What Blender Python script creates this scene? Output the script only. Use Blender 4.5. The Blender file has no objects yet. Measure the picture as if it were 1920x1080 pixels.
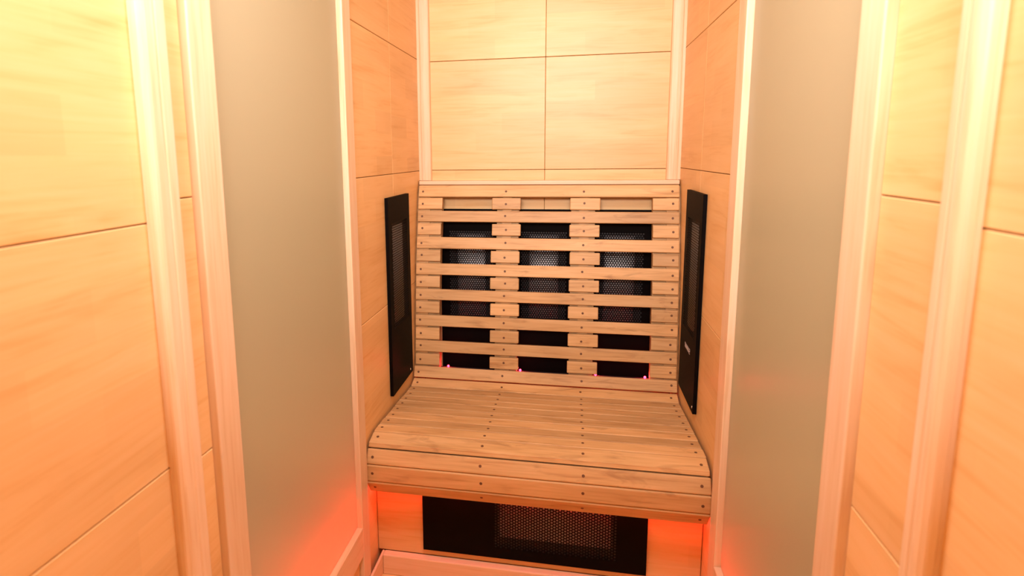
import bpy, bmesh, math, random
from mathutils import Vector, Matrix
random.seed(7)
PI = math.pi
S = bpy.context.scene
COL = S.collection

# ------------------------------------------------------------------ camera
C0 = Vector((0.0923, -1.9889, 1.2477))
fw = Vector((-0.1889, 0.9703, -0.1511)).normalized()
rt = Vector((0.9819, 0.1893, -0.0121)); rt = (rt - fw * rt.dot(fw)).normalized()
up = rt.cross(fw)
cd = bpy.data.cameras.new('camera'); cam = bpy.data.objects.new('camera', cd); COL.objects.link(cam)
cam.matrix_world = Matrix(((rt.x, up.x, -fw.x, C0.x), (rt.y, up.y, -fw.y, C0.y), (rt.z, up.z, -fw.z, C0.z), (0, 0, 0, 1)))
cd.sensor_width = 36; cd.lens = 1091.446 / 1920 * 36
cd.shift_x = (960 - 861.34) / 1920; cd.shift_y = (456.76 - 540) / 1920
cd.clip_start = 0.02
cd.dof.use_dof = True; cd.dof.focus_distance = 1.65; cd.dof.aperture_fstop = 4.5
S.camera = cam
# ------------------------------------------------------------------ world, lamps, exposure
W = bpy.data.worlds.new('world'); S.world = W; W.use_nodes = True
W.node_tree.nodes['Background'].inputs[0].default_value = (1.0, .90, .76, 1)
W.node_tree.nodes['Background'].inputs[1].default_value = 0.5

def lamp(name, kind, loc, energy, color, size=.1, size_y=None, aim=None):
    l = bpy.data.lights.new(name, kind); l.energy = energy; l.color = color
    if kind == 'AREA':
        l.size = size
        l.shape = 'DISK'
        if size_y: l.shape = 'RECTANGLE'; l.size_y = size_y
    else: l.shadow_soft_size = size
    o = bpy.data.objects.new(name, l); COL.objects.link(o); o.location = loc
    if aim is not None:
        o.rotation_euler = (Vector(aim) - Vector(loc)).to_track_quat('-Z', 'Y').to_euler()
    return o
lamp('hall_light', 'AREA', (0, -3.25, 1.68), 112, (.98, .91, .94), 1.1, .75, aim=(0, 0, 1.45))
lamp('ceiling_lamp_light', 'AREA', (.0, -1.32, 1.92), 11, (.95, .90, 1.0), .24, aim=(0, -1.32, 0))
S.view_settings.view_transform = 'Standard'; S.view_settings.look = 'None'
S.view_settings.gamma = 1; S.view_settings.use_curve_mapping = False
S.view_settings.exposure = -0.03

# ------------------------------------------------------------------ materials
def newmat(name):
    m = bpy.data.materials.new(name); m.use_nodes = True
    return m, m.node_tree.nodes, m.node_tree.links, m.node_tree.nodes['Principled BSDF']

def wood(name, light, mid, dark, rough=.45, gs=1.0, var=.25, streak=.5, bump=.15, blotch=0.0, lamella=0.0):
    """grain runs along local X; every piece gets its own offset and tone"""
    m, N, L, B = newmat(name)
    tc = N.new('ShaderNodeTexCoord'); oi = N.new('ShaderNodeObjectInfo')
    mul = N.new('ShaderNodeMath'); mul.operation = 'MULTIPLY'; mul.inputs[1].default_value = 37.0
    L.new(oi.outputs['Random'], mul.inputs[0])
    add = N.new('ShaderNodeVectorMath'); add.operation = 'ADD'
    L.new(tc.outputs['Object'], add.inputs[0]); L.new(mul.outputs[0], add.inputs[1])
    def noise(sx, sy, detail, dist):
        mp = N.new('ShaderNodeMapping'); mp.inputs['Scale'].default_value = (sx * gs, sy * gs, sy * gs)
        L.new(add.outputs[0], mp.inputs[0])
        n = N.new('ShaderNodeTexNoise'); n.inputs['Scale'].default_value = 1; n.inputs['Detail'].default_value = detail
        n.inputs['Distortion'].default_value = dist; n.inputs['Roughness'].default_value = .55
        L.new(mp.outputs[0], n.inputs['Vector']); return n
    n1 = noise(3.2, 26, 3, 1.1); n2 = noise(6, 150, 2, .4); n3 = noise(2.0, 7, 2, .6)
    r = N.new('ShaderNodeValToRGB'); e = r.color_ramp.elements
    e[0].position = .28; e[0].color = (*dark, 1); e[1].position = .66; e[1].color = (*light, 1)
    x = e.new(.46); x.color = (*mid, 1)
    c1 = N.new('ShaderNodeMath'); c1.operation = 'MULTIPLY_ADD'; c1.inputs[1].default_value = streak
    L.new(n2.outputs[0], c1.inputs[0])
    off = N.new('ShaderNodeMath'); off.operation = 'MULTIPLY_ADD'; off.inputs[1].default_value = 1 - streak
    L.new(n1.outputs[0], off.inputs[0]); L.new(c1.outputs[0], off.inputs[2]); c1.inputs[2].default_value = 0
    L.new(off.outputs[0], r.inputs[0])
    # large soft tone drift and tone of the piece
    hv = N.new('ShaderNodeHueSaturation')
    v = N.new('ShaderNodeMath'); v.operation = 'MULTIPLY_ADD'; v.inputs[1].default_value = var; v.inputs[2].default_value = 1 - var * .5
    L.new(n3.outputs[0], v.inputs[0])
    v2 = N.new('ShaderNodeMath'); v2.operation = 'MULTIPLY_ADD'; v2.inputs[1].default_value = var * .55
    L.new(oi.outputs['Random'], v2.inputs[0]); L.new(v.outputs[0], v2.inputs[2])
    sub = N.new('ShaderNodeMath'); sub.operation = 'SUBTRACT'; sub.inputs[1].default_value = var * .27
    L.new(v2.outputs[0], sub.inputs[0])
    L.new(sub.outputs[0], hv.inputs['Value']); L.new(r.outputs[0], hv.inputs['Color'])
    last = hv.outputs[0]
    if lamella:                          # edge-glued strips of slightly different tone
        bk = N.new('ShaderNodeTexBrick'); bk.inputs['Scale'].default_value = 1; bk.inputs['Mortar Size'].default_value = 0
        bk.inputs['Brick Width'].default_value = .24; bk.inputs['Row Height'].default_value = .062; bk.offset = .37
        a_, b_ = 1 - lamella, 1 + lamella * .6
        bk.inputs['Color1'].default_value = (a_, a_ * .985, a_ * .96, 1); bk.inputs['Color2'].default_value = (b_, b_, b_, 1)
        L.new(add.outputs[0], bk.inputs['Vector'])
        ml = N.new('ShaderNodeMixRGB'); ml.blend_type = 'MULTIPLY'; ml.inputs[0].default_value = 1
        L.new(last, ml.inputs[1]); L.new(bk.outputs['Color'], ml.inputs[2]); last = ml.outputs[0]
    if blotch:
        n4 = noise(5, 22, 4, 1.5)
        rr = N.new('ShaderNodeValToRGB'); rr.color_ramp.elements[0].position = .58; rr.color_ramp.elements[1].position = .75
        rr.color_ramp.elements[0].color = (0, 0, 0, 1); rr.color_ramp.elements[1].color = (blotch,) * 3 + (1,)
        L.new(n4.outputs[0], rr.inputs[0])
        mx = N.new('ShaderNodeMixRGB'); mx.blend_type = 'MIX'; mx.inputs[2].default_value = (dark[0] * .62, dark[1] * .55, dark[2] * .5, 1)
        L.new(rr.outputs[0], mx.inputs[0]); L.new(last, mx.inputs[1]); last = mx.outputs[0]
    L.new(last, B.inputs['Base Color'])
    B.inputs['Roughness'].default_value = rough
    B.inputs['Specular IOR Level'].default_value = .35
    bp = N.new('ShaderNodeBump'); bp.inputs['Strength'].default_value = bump; bp.inputs['Distance'].default_value = .0006
    L.new(n2.outputs[0], bp.inputs['Height']); L.new(bp.outputs[0], B.inputs['Normal'])
    return m

def plain(name, color, rough=.5, metal=0, emit=None, estr=0, spec=.5):
    m, N, L, B = newmat(name)
    B.inputs['Base Color'].default_value = (*color, 1); B.inputs['Roughness'].default_value = rough
    B.inputs['Metallic'].default_value = metal; B.inputs['Specular IOR Level'].default_value = spec
    n = N.new('ShaderNodeTexNoise'); n.inputs['Scale'].default_value = 60
    mr = N.new('ShaderNodeMath'); mr.operation = 'MULTIPLY_ADD'; mr.inputs[1].default_value = .12; mr.inputs[2].default_value = rough - .06
    L.new(n.outputs[0], mr.inputs[0]); L.new(mr.outputs[0], B.inputs['Roughness'])
    if emit:
        B.inputs['Emission Color'].default_value = (*emit, 1); B.inputs['Emission Strength'].default_value = estr
    return m

PANEL = wood('panel_wood', (.86, .555, .255), (.83, .515, .215), (.74, .41, .145), .40, 1.0, .16, .35, .08, lamella=.055)
TRIM = wood('trim_wood', (.86, .63, .42), (.82, .575, .34), (.72, .445, .235), .42, 1.0, .12, .55, .1)
SLAT = wood('slat_wood', (.72, .455, .205), (.63, .375, .15), (.46, .24, .085), .5, 1.2, .5, .45, .2, .55)
BACKING = plain('groove_backing', (.22, .10, .035), .8)
BLACK = plain('black_powder_coat', (.0035, .002, .0015), .6, spec=.06)
PAN = plain('heater_pan', (.060, .054, .050), .5, .3)
EMIT = plain('heater_emitter', (.42, .40, .38), .48, .5)
INK = plain('logo_ink', (.62, .55, .50), .4)
NAIL = plain('nail_head', (.15, .065, .026), .6, .1)
SCREW = plain('screw_steel', (.75, .73, .70), .25, 1)
LED = plain('red_led', (.9, .1, .12), .3, 0, (1, .03, .09), 9)
STRIP = plain('led_strip_board', (.05, .04, .04), .5)

def frosted():
    m, N, L, B = newmat('frosted_glass')
    B.inputs['Base Color'].default_value = (.64, .59, .38, 1)
    B.inputs['Roughness'].default_value = .30
    B.inputs['Transmission Weight'].default_value = .22
    B.inputs['IOR'].default_value = 1.55; B.inputs['Specular IOR Level'].default_value = 1.0
    n = N.new('ShaderNodeTexNoise'); n.inputs['Scale'].default_value = 900; n.inputs['Detail'].default_value = 1
    bp = N.new('ShaderNodeBump'); bp.inputs['Strength'].default_value = .08; bp.inputs['Distance'].default_value = .0003
    L.new(n.outputs[0], bp.inputs['Height']); L.new(bp.outputs[0], B.inputs['Normal'])
    tr = N.new('ShaderNodeBsdfTranslucent'); tr.inputs[0].default_value = (.84, .76, .52, 1)
    mix = N.new('ShaderNodeMixShader'); mix.inputs[0].default_value = .36
    L.new(B.outputs[0], mix.inputs[1]); L.new(tr.outputs[0], mix.inputs[2]); L.new(mix.outputs[0], N['Material Output'].inputs[0])
    return m
GLASS = frosted()

# ------------------------------------------------------------------ helpers
def link(name, me, mat=None, parent=None):
    if mat and not me.materials: me.materials.append(mat)
    o = bpy.data.objects.new(name, me); COL.objects.link(o)
    if parent: o.parent = parent
    return o
def tag(o, label=None, cat=None, group=None, kind=None):
    if label: o['label'] = label
    if cat: o['category'] = cat
    if group: o['group'] = group
    if kind: o['kind'] = kind
    return o
def empty(name, loc=(0, 0, 0)):
    o = bpy.data.objects.new(name, None); COL.objects.link(o); o.location = loc; o.empty_display_size = .05
    return o
def bm_mesh(bm, name, smooth=False):
    me = bpy.data.meshes.new(name); bm.to_mesh(me); bm.free()
    if smooth:
        for p in me.polygons: p.use_smooth = True
    return me
def box_bm(bm, c, s, bev=0, seg=1):
    g = bmesh.ops.create_cube(bm, size=1)
    vs = g['verts']
    bmesh.ops.scale(bm, vec=s, verts=vs); bmesh.ops.translate(bm, vec=c, verts=vs)
    if bev:
        es = list({e for v in vs for e in v.link_edges})
        bmesh.ops.bevel(bm, geom=es, offset=bev, segments=seg, affect='EDGES', profile=.5)
CACHE = {}
def board_mesh(L, Wd, T, bev=.001, seg=1):
    """a board: length on local X, width on local Y, thickness on local Z (face at +Z)"""
    k = (round(L, 4), round(Wd, 4), round(T, 4), bev, seg)
    if k not in CACHE:
        bm = bmesh.new(); box_bm(bm, (0, 0, 0), (L, Wd, T), bev, seg)
        CACHE[k] = bm_mesh(bm, 'board')
    return CACHE[k]
def frame(xa, za):
    """rotation with local X = xa, local Z = za"""
    x = Vector(xa).normalized(); z = Vector(za); z = (z - x * z.dot(x)).normalized(); y = z.cross(x)
    return Matrix((x, y, z)).transposed().to_4x4()
def board(name, c, L, Wd, T, xa, za, mat, parent=None, bev=.001, seg=1):
    """c = centre of the visible face"""
    me = board_mesh(L, Wd, T, bev, seg)
    if not me.materials: me.materials.append(mat)
    elif me.materials[0] is not mat:
        me = me.copy(); me.materials[0] = mat
    o = bpy.data.objects.new(name, me); COL.objects.link(o)
    M = frame(xa, za)
    o.matrix_world = Matrix.Translation(Vector(c) - Vector(za).normalized() * T / 2) @ M
    if parent:
        o.parent = parent; o.matrix_parent_inverse = parent.matrix_basis.inverted()
    return o
def prism(name, poly, axis, a0, a1, mat, parent=None):
    """polygon in two axes extruded along the third (axis 'x': poly=(y,z); 'z': poly=(x,y))"""
    bm = bmesh.new()
    def P(p, a): return (a, p[0], p[1]) if axis == 'x' else (p[0], p[1], a)
    A = [bm.verts.new(P(p, a0)) for p in poly]; Bv = [bm.verts.new(P(p, a1)) for p in poly]
    n = len(poly)
    for i in range(n): bm.faces.new((A[i], A[(i + 1) % n], Bv[(i + 1) % n], Bv[i]))
    bm.faces.new(A[::-1]); bm.faces.new(Bv)
    bmesh.ops.recalc_face_normals(bm, faces=bm.faces)
    return link(name, bm_mesh(bm, name), mat, parent)

H = .43            # half width of the cabin
FL = .09           # floor level
CE = 1.95          # ceiling level
YF = -2.35         # front opening behind the camera
PT = .010          # panel thickness
# ------------------------------------------------------------------ floor, ceiling
bm = bmesh.new(); box_bm(bm, (0, (YF) / 2, FL - .02), (1.0, -YF + .1, .02))
floor = tag(link('floor', bm_mesh(bm, 'floor'), BACKING), 'orange wooden plank floor in front of the bench', kind='structure')
for i in range(8):
    x0 = -.43 + i * .1075
    board('plank', (x0 + .05375, YF / 2, FL), -YF, .1065, .0095, (0, 1, 0), (0, 0, 1), PANEL, floor)
bm = bmesh.new(); box_bm(bm, (0, YF / 2, CE + .015), (.9, -YF + .05, .03))
ceiling = tag(link('ceiling', bm_mesh(bm, 'ceiling'), PANEL), 'wooden ceiling above the frame', kind='structure')

# ------------------------------------------------------------------ back wall
bm = bmesh.new(); box_bm(bm, (0, PT + .01, (CE + FL) / 2), (2 * H + .04, .018, CE - FL))
wall_back = tag(link('wall_back', bm_mesh(bm, 'wall_back'), BACKING), 'pale panelled back wall above the backrest', kind='structure')
zb = [FL, .447, .821, 1.195, 1.560, CE]
G = .0016
for i in range(len(zb) - 1):
    for x0, x1 in ((-H, 0), (0, H)):
        board('panel', ((x0 + x1) / 2, 0, (zb[i] + zb[i + 1]) / 2), x1 - x0 - G * .7, zb[i + 1] - zb[i] - G, PT, (1, 0, 0), (0, -1, 0), PANEL, wall_back, .0012)

bm = bmesh.new(); box_bm(bm, (0, YF + .03, (1.46 + FL) / 2), (.90, .04, 1.46 - FL))  # added low wall, keeps the hall light off the lower cabin
tag(link('wall_front', bm_mesh(bm, 'wall_front'), PANEL), 'low front wall behind the viewer', kind='structure')
# ------------------------------------------------------------------ side walls
JP = .013          # how far the window frames stand proud
def side_wall(sx, name, z_main, z_fore, yjf, yjn, zs, trim, label):
    """sx -1 left, +1 right; yjf/yjn = (panel side, glass side) of far and near jamb"""
    X = sx * H; nrm = (-sx, 0, 0)
    bm = bmesh.new(); xc = sx * (H + PT + .009)
    ztop = 1.86
    for (y0, y1, z0, z1) in ((.02, yjf[1], FL, CE), (yjn[1], YF, FL, CE), (yjf[1], yjn[1], FL, zs), (yjf[1], yjn[1], ztop, CE)):
        box_bm(bm, (xc, (y0 + y1) / 2, (z0 + z1) / 2), (.016, abs(y1 - y0), z1 - z0))
    w = tag(link(name, bm_mesh(bm, name), BACKING), label, kind='structure')
    def pn(y0, y1, z0, z1):
        board('panel', (X, (y0 + y1) / 2, (z0 + z1) / 2), abs(y1 - y0) - G * .5, z1 - z0 - G, PT, (0, sx, 0), nrm, PANEL, w, .0011)
    zz = [FL] + z_main + [CE]
    for i in range(len(zz) - 1):
        pn(-.0005, -.3247, zz[i], zz[i + 1]); pn(-.3247, yjf[0], zz[i], zz[i + 1])
        pn(yjn[0], trim[0], zz[i], zz[i + 1])
    zz = [FL] + z_fore + [CE]
    for i in range(len(zz) - 1): pn(trim[1], YF, zz[i], zz[i + 1])
    pn(yjf[1], yjn[1], FL, zs - .078)
    return w, ztop
def window(n, sx, yjf, yjn, zs, ztop, label):
    X = sx * (H - JP); nrm = (-sx, 0, 0)
    w = tag(empty('window_%d' % n, (sx * H, (yjf[1] + yjn[1]) / 2, zs)), label, kind='structure')
    T = JP + PT
    for (a, b) in (yjf, yjn):
        board('jamb', (X, (a + b) / 2, (FL + CE) / 2), CE - FL - .002, abs(b - a), T, (0, 0, 1), nrm, TRIM, w, .0022, 2)
    ya, yb = yjf[1], yjn[1]
    board('sill', (X, (ya + yb) / 2, zs - .039), abs(yb - ya) - .0005, .078, T, (0, 1, 0), nrm, TRIM, w, .0015)
    board('head_rail', (X, (ya + yb) / 2, (ztop + CE) / 2), abs(yb - ya) - .0005, CE - ztop - .002, T, (0, 1, 0), nrm, TRIM, w, .0015)
    bm = bmesh.new(); box_bm(bm, (0, 0, 0), (abs(yb - ya) - .001, ztop - zs - .001, .006), .0006)
    o = link('glass_pane', bm_mesh(bm, 'glass_pane'), GLASS)
    o.matrix_world = Matrix.Translation((sx * (H + .004), (ya + yb) / 2, (zs + ztop) / 2)) @ frame((0, sx, 0), nrm)
    o.parent = w; o.matrix_parent_inverse = w.matrix_basis.inverted()
    o['label'] = 'frosted greenish glass'
    return w
jl = ((-.657, -.7055), (-1.258, -1.2015)); jr = ((-.672, -.7265), (-1.262, -1.2055))
wl, zt = side_wall(-1, 'wall_left', [.4437, .8185, 1.1934, 1.567], [.476, .838, 1.167, 1.505], jl[0], jl[1], .310, (-1.318, -1.345), 'orange panelled left side wall')
wr, zt = side_wall(1, 'wall_right', [.447, .8225, 1.1973, 1.567], [.48, .830, 1.1813, 1.53], jr[0], jr[1], .331, (-1.408, -1.427), 'orange panelled right side wall')
window(1, -1, jl[0], jl[1], .310, zt, 'tall frosted glass side window in pale frame, left of the bench')
window(2, 1, jr[0], jr[1], .331, zt, 'tall frosted glass side window in pale frame, right of the bench')

# vertical trims: stepped profile in plan, full height
def vtrim(n, prof, z0, z1, label):
    """prof is a plan polygon (x, y); built lying so that the grain (local X) runs up the strip"""
    bm = bmesh.new(); cx = sum(p[0] for p in prof) / len(prof); cy = sum(p[1] for p in prof) / len(prof); hh = (z1 - z0) / 2
    A = [bm.verts.new((-hh, p[0] - cx, p[1] - cy)) for p in prof]; Bv = [bm.verts.new((hh, p[0] - cx, p[1] - cy)) for p in prof]
    k = len(prof)
    for i in range(k): bm.faces.new((A[i], A[(i + 1) % k], Bv[(i + 1) % k], Bv[i]))
    bm.faces.new(A[::-1]); bm.faces.new(Bv); bmesh.ops.recalc_face_normals(bm, faces=bm.faces)
    o = link('trim_%d' % n, bm_mesh(bm, 'trim'), TRIM)
    o.matrix_world = Matrix.Translation((cx, cy, (z0 + z1) / 2)) @ Matrix(((0, 1, 0, 0), (0, 0, 1, 0), (1, 0, 0, 0), (0, 0, 0, 1)))
    return tag(o, label, kind='structure')
def near_trim(n, sx, y0, y1, p, label):
    X = sx * H; i = -sx
    f = lambda d: X + i * d
    r = .003; w = abs(y1 - y0)
    prof = [(f(0), y0), (f(p - r), y0), (f(p - .0008), y0 - .0008), (f(p), y0 - r),
            (f(p), y0 - w * .40), (f(p - .0016), y0 - w * .44), (f(p - .0016), y0 - w * .50), (f(p), y0 - w * .54),
            (f(p), y1 + .008), (f(p - .0012), y1 + .004), (f(p - .005), y1 + .0008), (f(p - .0075), y1), (f(.006), y1), (f(.0045), y1 + .0015), (f(0), y1 + .0015)]
    vtrim(n, prof, FL, CE, label)
near_trim(1, -1, -1.309, -1.3535, .019, 'pale vertical wall strip nearest on the left wall')
near_trim(2, 1, -1.4035, -1.4325, .019, 'pale vertical wall strip nearest on the right wall')
def corner_trim(n, sx, label):
    f = lambda d: sx * (H - d)
    prof = [(f(0), 0), (f(0), -.018), (f(.0075), -.018), (f(.009), -.0165), (f(.0105), -.0125), (f(.012), -.0125), (f(.0135), -.0145),
            (f(.020), -.0150), (f(.036), -.0140), (f(.0395), -.012), (f(.041), -.009), (f(.042), 0)]
    vtrim(n, prof, 1.1605, CE, label)
corner_trim(3, -1, 'pale fluted corner strip above the backrest, left back corner')
corner_trim(4, 1, 'pale fluted corner strip above the backrest, right back corner')

# ------------------------------------------------------------------ bench
NX = (-.407, -.123, .130, .405)
nail_bm = bmesh.new()
bmesh.ops.create_cone(nail_bm, cap_ends=True, segments=10, radius1=.0040, radius2=.0036, depth=.0010)
nail_me = bm_mesh(nail_bm, 'nail'); nail_me.materials.append(NAIL)
def nail(parent, lx, ly, T):
    o = bpy.data.objects.new('nail', nail_me); COL.objects.link(o); o.parent = parent
    o.location = (lx, ly, T / 2 + .0001)
    return o
def slat(name, p0, p1, x0, x1, T, nrm_sign, parent, mat=SLAT, nails=NX, bev=.0026, jit=0):
    """p0,p1 = the two long edges of the visible face in (y,z)"""
    d = Vector((0, p1[0] - p0[0], p1[1] - p0[1])); wdt = d.length
    nrm = Vector((1, 0, 0)).cross(d).normalized() * nrm_sign
    c = Vector(((x0 + x1) / 2, (p0[0] + p1[0]) / 2, (p0[1] + p1[1]) / 2))
    o = board(name, c, x1 - x0, wdt, T, (1, 0, 0), nrm, mat, parent, bev, 3)
    for nx in nails:
        nail(o, nx - c.x + random.uniform(-.002, .002), random.uniform(-.003, .003), T)
    return o
bench = tag(empty('sauna_bench', (0, -.5, FL)), 'wooden slatted sauna bench with rounded slatted front edge', 'bench')
# smooth profile solved from the photograph
SP = [(-.168, .5026), (-.2125, .4895), (-.2580, .4918), (-.3043, .4959), (-.3503, .5000), (-.3963, .5018), (-.4425, .5050), (-.4886, .5082), (-.5346, .5112), (-.5806, .5122), (-.6265, .5005)]
sx0, sx1 = -.4245, .4245
for i in range(10):
    a, b = Vector(SP[i]), Vector(SP[i + 1]); t = (b - a).normalized()
    g = .0015
    o = slat('slat', a + t * g, b - t * g, sx0 + random.uniform(0, .0015), sx1 - random.uniform(0, .0015), .0125 if i < 9 else .0125, -1, bench)
    if i == 9:                           # the front slat has an upright front edge
        o.data = o.data.copy()
        for v in o.data.vertices:
            if v.co.y < 0 and v.co.z < 0: v.co.y -= .004
for a, b in (((-.6322, .4888), (-.6483, .4535)), ((-.6494, .4505), (-.6484, .4055)), ((-.6482, .4012), (-.6245, .3625))):
    slat('slat', a, b, sx0, sx1, .014, -1, bench, bev=.0035)
# bearers follow the underside of the slats
for i, x in enumerate(NX):
    off = .0135
    top = [(p[0], p[1] - off) for p in SP[:-1]] + [(-.600, .478), (-.6265, .446), (-.6265, .408), (-.607, .386)]
    poly = top + [(-.585, .395), (-.585, .44), (-.168, .44)]
    xa = x - .011; 
    prism('bearer', poly, 'x', max(xa, -H + .001), min(xa + .022, H - .001), SLAT, bench)
prism('backing_board', [(-.607, .485), (-.634, .449), (-.634, .407), (-.612, .3785), (-.606, .3835), (-.627, .409), (-.627, .446), (-.601, .480)], 'x', -.4225, .4225, SLAT, bench)  # added board, stops under-bench led light leaking through the slat gaps
fp = board('front_panel', (0, -.5625, (.148 + .438) / 2), 2 * H - .003, .29, .012, (1, 0, 0), (0, -1, 0), PANEL, bench, .001)
for o in list(bench.children):
    if o.name.startswith(('bearer', 'backing_board')): o.matrix_parent_inverse = bench.matrix_basis.inverted()

# ------------------------------------------------------------------ backrest
BP = [(1.1456, -.0454), (1.1078, -.0600), (1.0660, -.0700), (1.0244, -.0788), (.9809, -.0885), (.9361, -.1000), (.8928, -.1075), (.8480, -.1145),
      (.8062, -.1210), (.7638, -.1265), (.7193, -.1315), (.6749, -.1360), (.6298, -.1405), (.5875, -.1450), (.5419, -.1500), (.5061, -.1560)]
def yf(z):
    if z >= BP[0][0]: return BP[0][1]
    for (z1, y1), (z0, y0) in zip(BP, BP[1:]):
        if z0 <= z <= z1: return y0 + (y1 - y0) * (z - z0) / (z1 - z0)
    return BP[-1][1]
back = tag(empty('slatted_backrest', (0, -.02, .5)), 'curved wooden slatted backrest of rails and short blocks behind the bench', 'backrest')
SL = [(1.1456, 1.1078), (1.0607, 1.0244), (.9735, .9361), (.8861, .8483), (.8001, .7638), (.7121, .6749), (.625, .5875), (.5411, .5061)]
BK = [(1.1039, 1.0663), (1.0187, .9809), (.931, .8928), (.8432, .8062), (.7579, .7193), (.6687, .6298), (.5802, .5419)]
for i, (a, b) in enumerate(SL):
    if i == 7: p0, p1 = (-.1609, a), (-.1725, b)
    else: p0, p1 = (yf(a), a), (yf(b), b)
    slat('slat', p0, p1, sx0, sx1, .0125, -1, back)
for a, b in BK:
    for (x0, x1, nx) in ((-.4235, -.3405, -.407), (-.169, -.0735, -.122), (.086, .1815, .130), (.3435, .4235, .404)):
        j = random.uniform(-.0015, .0015)
        slat('block', (yf(a), a), (yf(b), b), x0 + j * (abs(x0) < .4), x1 + j * (x1 < .4), .0125, -1, back, nails=(nx,))
zs_ = [1.140 - i * (1.140 - .512) / 16 for i in range(17)]
def curved(name, x0, x1, d0, d1, clip):
    fr = [(yf(z) + d0, z) for z in zs_]; bk = [(max(min(yf(z) + d1, clip), yf(z) + d0 + .002), z) for z in zs_]
    o = prism(name, fr + bk[::-1], 'x', x0, x1, SLAT, back); o.matrix_parent_inverse = back.matrix_basis.inverted()
for x0, x1 in ((-.419, -.384), (-.135, -.105), (.116, .147), (.387, .419)): curved('spacer_strip', x0, x1, .0125, .0185, -.02)
for x0, x1 in ((-.429, -.344), (-.154, -.081), (.090, .166), (.346, .429)): curved('batten', x0, x1, .0185, .046, -.016)
slat('top_rail', (-.0375, 1.1598), (-.0375, 1.1462), -.4265, .4265, .0365, -1, back, mat=TRIM, nails=(), bev=.002)

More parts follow.
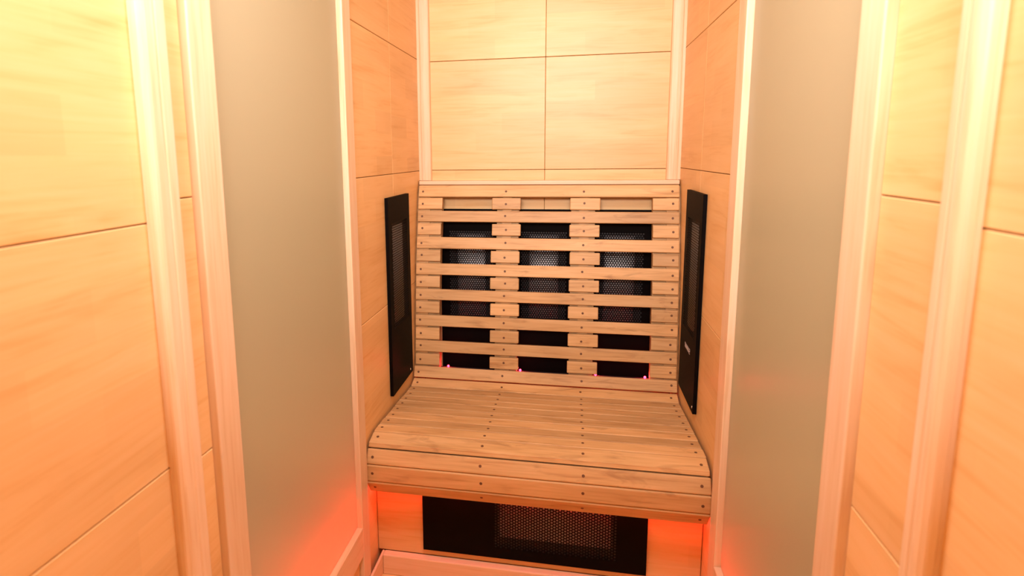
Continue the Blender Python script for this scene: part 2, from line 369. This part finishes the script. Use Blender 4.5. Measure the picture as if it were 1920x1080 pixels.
# ------------------------------------------------------------------ heaters
HL, HW, HT = .590, .217, .010
MX0, MX1, MW = -.0975, .2195, .157      # perforated field on the plate (local X runs bottom -> top)
def heater_parts():
    D = {}
    bm = bmesh.new()                     # rim and front plate with an opening for the perforated field
    z = HT; t = .0012
    for (x0, x1, y0, y1) in ((-HL/2, MX0, -HW/2, HW/2), (MX1, HL/2, -HW/2, HW/2), (MX0, MX1, -HW/2, -MW/2), (MX0, MX1, MW/2, HW/2)):
        box_bm(bm, ((x0 + x1) / 2, (y0 + y1) / 2, z - t / 2), (x1 - x0, y1 - y0, t))
    for (x0, x1, y0, y1) in ((-HL/2, HL/2, -HW/2, -HW/2 + t), (-HL/2, HL/2, HW/2 - t, HW/2), (-HL/2, -HL/2 + t, -HW/2, HW/2), (HL/2 - t, HL/2, -HW/2, HW/2)):
        box_bm(bm, ((x0 + x1) / 2, (y0 + y1) / 2, z / 2), (x1 - x0, y1 - y0, z - .0005))
    D['cover_plate'] = (bm_mesh(bm, 'cover_plate'), BLACK)
    # perforated sheet, staggered octagonal holes
    V, F = [], []
    p = .0082; r = .0029; h = p * .866; nr = int(round((MX1 - MX0) / h)); nc = int(round(MW / p))
    hx = (MX1 - MX0) / nr; py = MW / nc; zz = HT - .0001
    for i in range(nr):
        x0 = MX0 + i * hx; o = (i % 2) * py / 2
        n = nc - (i % 2)
        if i % 2:
            for (a, b) in ((-MW/2, -MW/2 + py / 2), (MW/2 - py / 2, MW/2)):
                k = len(V); V += [(x0, a, zz), (x0 + hx, a, zz), (x0 + hx, b, zz), (x0, b, zz)]; F.append((k, k+1, k+2, k+3))
        for j in range(n):
            y0 = -MW/2 + o + j * py; cx, cy = x0 + hx / 2, y0 + py / 2; k = len(V)
            for q in range(8):
                ang = q * PI / 4
                ux, uy = math.cos(ang), math.sin(ang); mm = max(abs(ux), abs(uy))
                V.append((cx + ux / mm * hx / 2, cy + uy / mm * py / 2, zz)); V.append((cx + ux * r, cy + uy * r, zz))
            for q in range(8):
                a = k + 2 * q; b = k + 2 * ((q + 1) % 8); F.append((a, b, b + 1, a + 1))
    me = bpy.data.meshes.new('grille'); me.from_pydata(V, [], F); me.update()
    D['grille'] = (me, BLACK)
    bm = bmesh.new(); box_bm(bm, (0, 0, .001), (HL - .004, HW - .004, .001))
    D['back_pan'] = (bm_mesh(bm, 'back_pan'), PAN)
    bm = bmesh.new(); n = 14; R = .050   # shallow half-round ceramic emitter
    rows = []
    for e in (MX0 + .012, MX1 - .012):
        rows.append([bm.verts.new((e, R * math.cos(PI * q / n), .0018 + .0055 * math.sin(PI * q / n))) for q in range(n + 1)])
    for q in range(n): bm.faces.new((rows[0][q], rows[1][q], rows[1][q + 1], rows[0][q + 1]))
    bm.faces.new(rows[0]); bm.faces.new(rows[1][::-1]); bmesh.ops.recalc_face_normals(bm, faces=bm.faces)
    D['emitter'] = (bm_mesh(bm, 'emitter', True), EMIT)
    # small pale maker's mark: a row of letter-like strokes
    bm = bmesh.new(); lx, hh = -.152, .0125
    w0 = -.036
    def stroke(y0, x0, y1, x1, wd=.0026):
        a = Vector((x0, y0, 0)); b = Vector((x1, y1, 0)); dd = b - a; L_ = dd.length
        g = bmesh.ops.create_cube(bm, size=1)
        M = Matrix.Translation((lx + (x0 + x1) / 2, w0 + (y0 + y1) / 2, HT + .0002)) @ Matrix.Rotation(math.atan2(dd.y, dd.x), 4, 'Z') @ Matrix.Diagonal((L_ + wd * .5, wd, .0004, 1))
        bmesh.ops.transform(bm, matrix=M, verts=g['verts'])
    u = .0122
    for k in range(6):
        y = k * u; a = .0085
        if k == 0: stroke(y, hh, y + a, hh); stroke(y, 0, y + a, 0); stroke(y, hh, y, hh/2); stroke(y, hh/2, y + a, hh/2); stroke(y + a, hh/2, y + a, 0)
        elif k in (1, 4): stroke(y, 0, y + a/2, hh); stroke(y + a/2, hh, y + a, 0); stroke(y + .002, .004, y + a - .002, .004)
        elif k in (2, 3): stroke(y, 0, y, hh); stroke(y + a, 0, y + a, hh); stroke(y, hh, y + a, 0)
        else: stroke(y, 0, y, hh); stroke(y, hh, y + a, hh); stroke(y, hh/2, y + a, hh/2); stroke(y + a, hh, y + a, hh/2); stroke(y + .003, hh/2, y + a, 0)
    D['maker_mark'] = (bm_mesh(bm, 'maker_mark'), INK)
    bm = bmesh.new(); bmesh.ops.create_uvsphere(bm, u_segments=10, v_segments=6, radius=.0042)
    bmesh.ops.scale(bm, vec=(1, 1, .35), verts=bm.verts)
    D['screw'] = (bm_mesh(bm, 'screw', True), SCREW)
    return D
HP = heater_parts()
def heater(loc, xa, za, label, mark=False, screws=()):
    t = tag(empty('infrared_heater'), label, 'heater', 'black infrared heaters')
    t.matrix_world = Matrix.Translation(loc) @ frame(xa, za)
    for k in ('cover_plate', 'grille', 'back_pan', 'emitter') + (('maker_mark',) if mark else ()): link(k, HP[k][0], HP[k][1], t)
    t_ = [c for c in t.children if c.name.startswith('maker_mark')]
    for c in t_: c['label'] = 'small pale maker mark'
    for (lx, ly) in screws:
        s = link('screw', HP['screw'][0], HP['screw'][1], t); s.location = (lx, ly, HT); s['label'] = 'silver screw'
    return t
e_ = .0006
heater((-H + e_, -.304, .833), (0, 0, 1), (1, 0, 0), 'tall black perforated heater panel on the left wall beside the backrest', screws=((-.279, -.078),))
heater((H - e_, -.312, .845), (0, 0, 1), (-1, 0, 0), 'tall black perforated heater panel with pale lettering on the right wall beside the backrest', True, ((-.279, -.098),))
heater((-.251, -e_, .766), (0, 0, 1), (0, -1, 0), 'black perforated heater behind the left bay of the backrest slats')
heater((0.0, -e_, .766), (0, 0, 1), (0, -1, 0), 'black perforated heater behind the middle bay of the backrest slats')
heater((.251, -e_, .766), (0, 0, 1), (0, -1, 0), 'black perforated heater behind the right bay of the backrest slats')
heater((.0, -.5625 - e_, .2785), (1, 0, 0), (0, -1, 0), 'wide black perforated heater under the bench seat')

# ------------------------------------------------------------------ baseboards
def bb(name, c, L, Wd, T, xa, za, label):
    return tag(board(name, c, L, Wd, T, xa, za, TRIM, None, .003, 2), label, kind='structure')
bb('baseboard_back', (0, -.587, (FL + .149) / 2), 2 * H - .042, .149 - FL, .0235, (1, 0, 0), (0, -1, 0), 'low wooden baseboard below the wide heater')
bb('baseboard_left', (-H + .021, (-.564 + YF) / 2, (FL + .149) / 2), abs(YF + .564), .149 - FL, .0075, (0, 1, 0), (1, 0, 0), 'low wooden baseboard along the left wall')
bb('baseboard_right', (H - .021, (-.564 + YF) / 2, (FL + .149) / 2), abs(YF + .564), .149 - FL, .0075, (0, 1, 0), (-1, 0, 0), 'low wooden baseboard along the right wall')

# ------------------------------------------------------------------ red led strips
led_bm = bmesh.new(); bmesh.ops.create_uvsphere(led_bm, u_segments=12, v_segments=8, radius=.0042)
led_me = bm_mesh(led_bm, 'led', True); led_me.materials.append(LED)
def strip(loc, xs, dim, label, up_):
    t = tag(empty('led_strip', loc), label, 'light strip')
    bm = bmesh.new(); box_bm(bm, (0, 0, 0), dim, .0008); link('mounting_strip', bm_mesh(bm, 'mounting_strip'), STRIP, t)
    for x in xs:
        o = bpy.data.objects.new('led', led_me); COL.objects.link(o); o.parent = t; o.location = (x, 0, up_); o['label'] = 'glowing red bulb'
    return t
strip((0, -.098, .5155), (-.320, -.071, .178, .335), (.80, .014, .005), 'red led strip glowing behind the foot of the backrest', .0065)
for x in (-.320, -.071, .178, .335):
    lamp('led_glow_light', 'POINT', (x, -.0985, .5285), .17, (1, .03, .04), .004)
strip((0, -.602, .3695), [-.41 + i * .1025 for i in range(9)], (.82, .018, .005), 'red led strip glowing under the bench front', -.0065)
for i in range(9):
    lamp('bench_glow_light', 'POINT', (-.41 + i * .1025, -.602, .3570), .15, (1, .025, .02), .008)

# added, unseen red strips outside the cabin redden the side window glass
for sx, zs, pw, txt in ((-1, .298, 2.4, 'left'), (1, .318, 1.1, 'right')):
    t = tag(empty('led_strip', (sx * .5072, -.945, zs - .018)), 'red led strip outside the cabin below the %s frosted window' % txt, 'light strip')
    bm = bmesh.new(); box_bm(bm, (0, 0, 0), (.100, .52, .012), .001); link('mounting_strip', bm_mesh(bm, 'mounting_strip'), STRIP, t)
    for k in range(5):
        o = bpy.data.objects.new('led', led_me); COL.objects.link(o); o.parent = t; o.location = (sx * .022, .21 - k * .105, .0095); o['label'] = 'glowing red bulb'
        lamp('window_glow_light', 'POINT', (sx * .5292, -.945 + .21 - k * .105, zs + .004), pw, (1, .03, .02), .006)
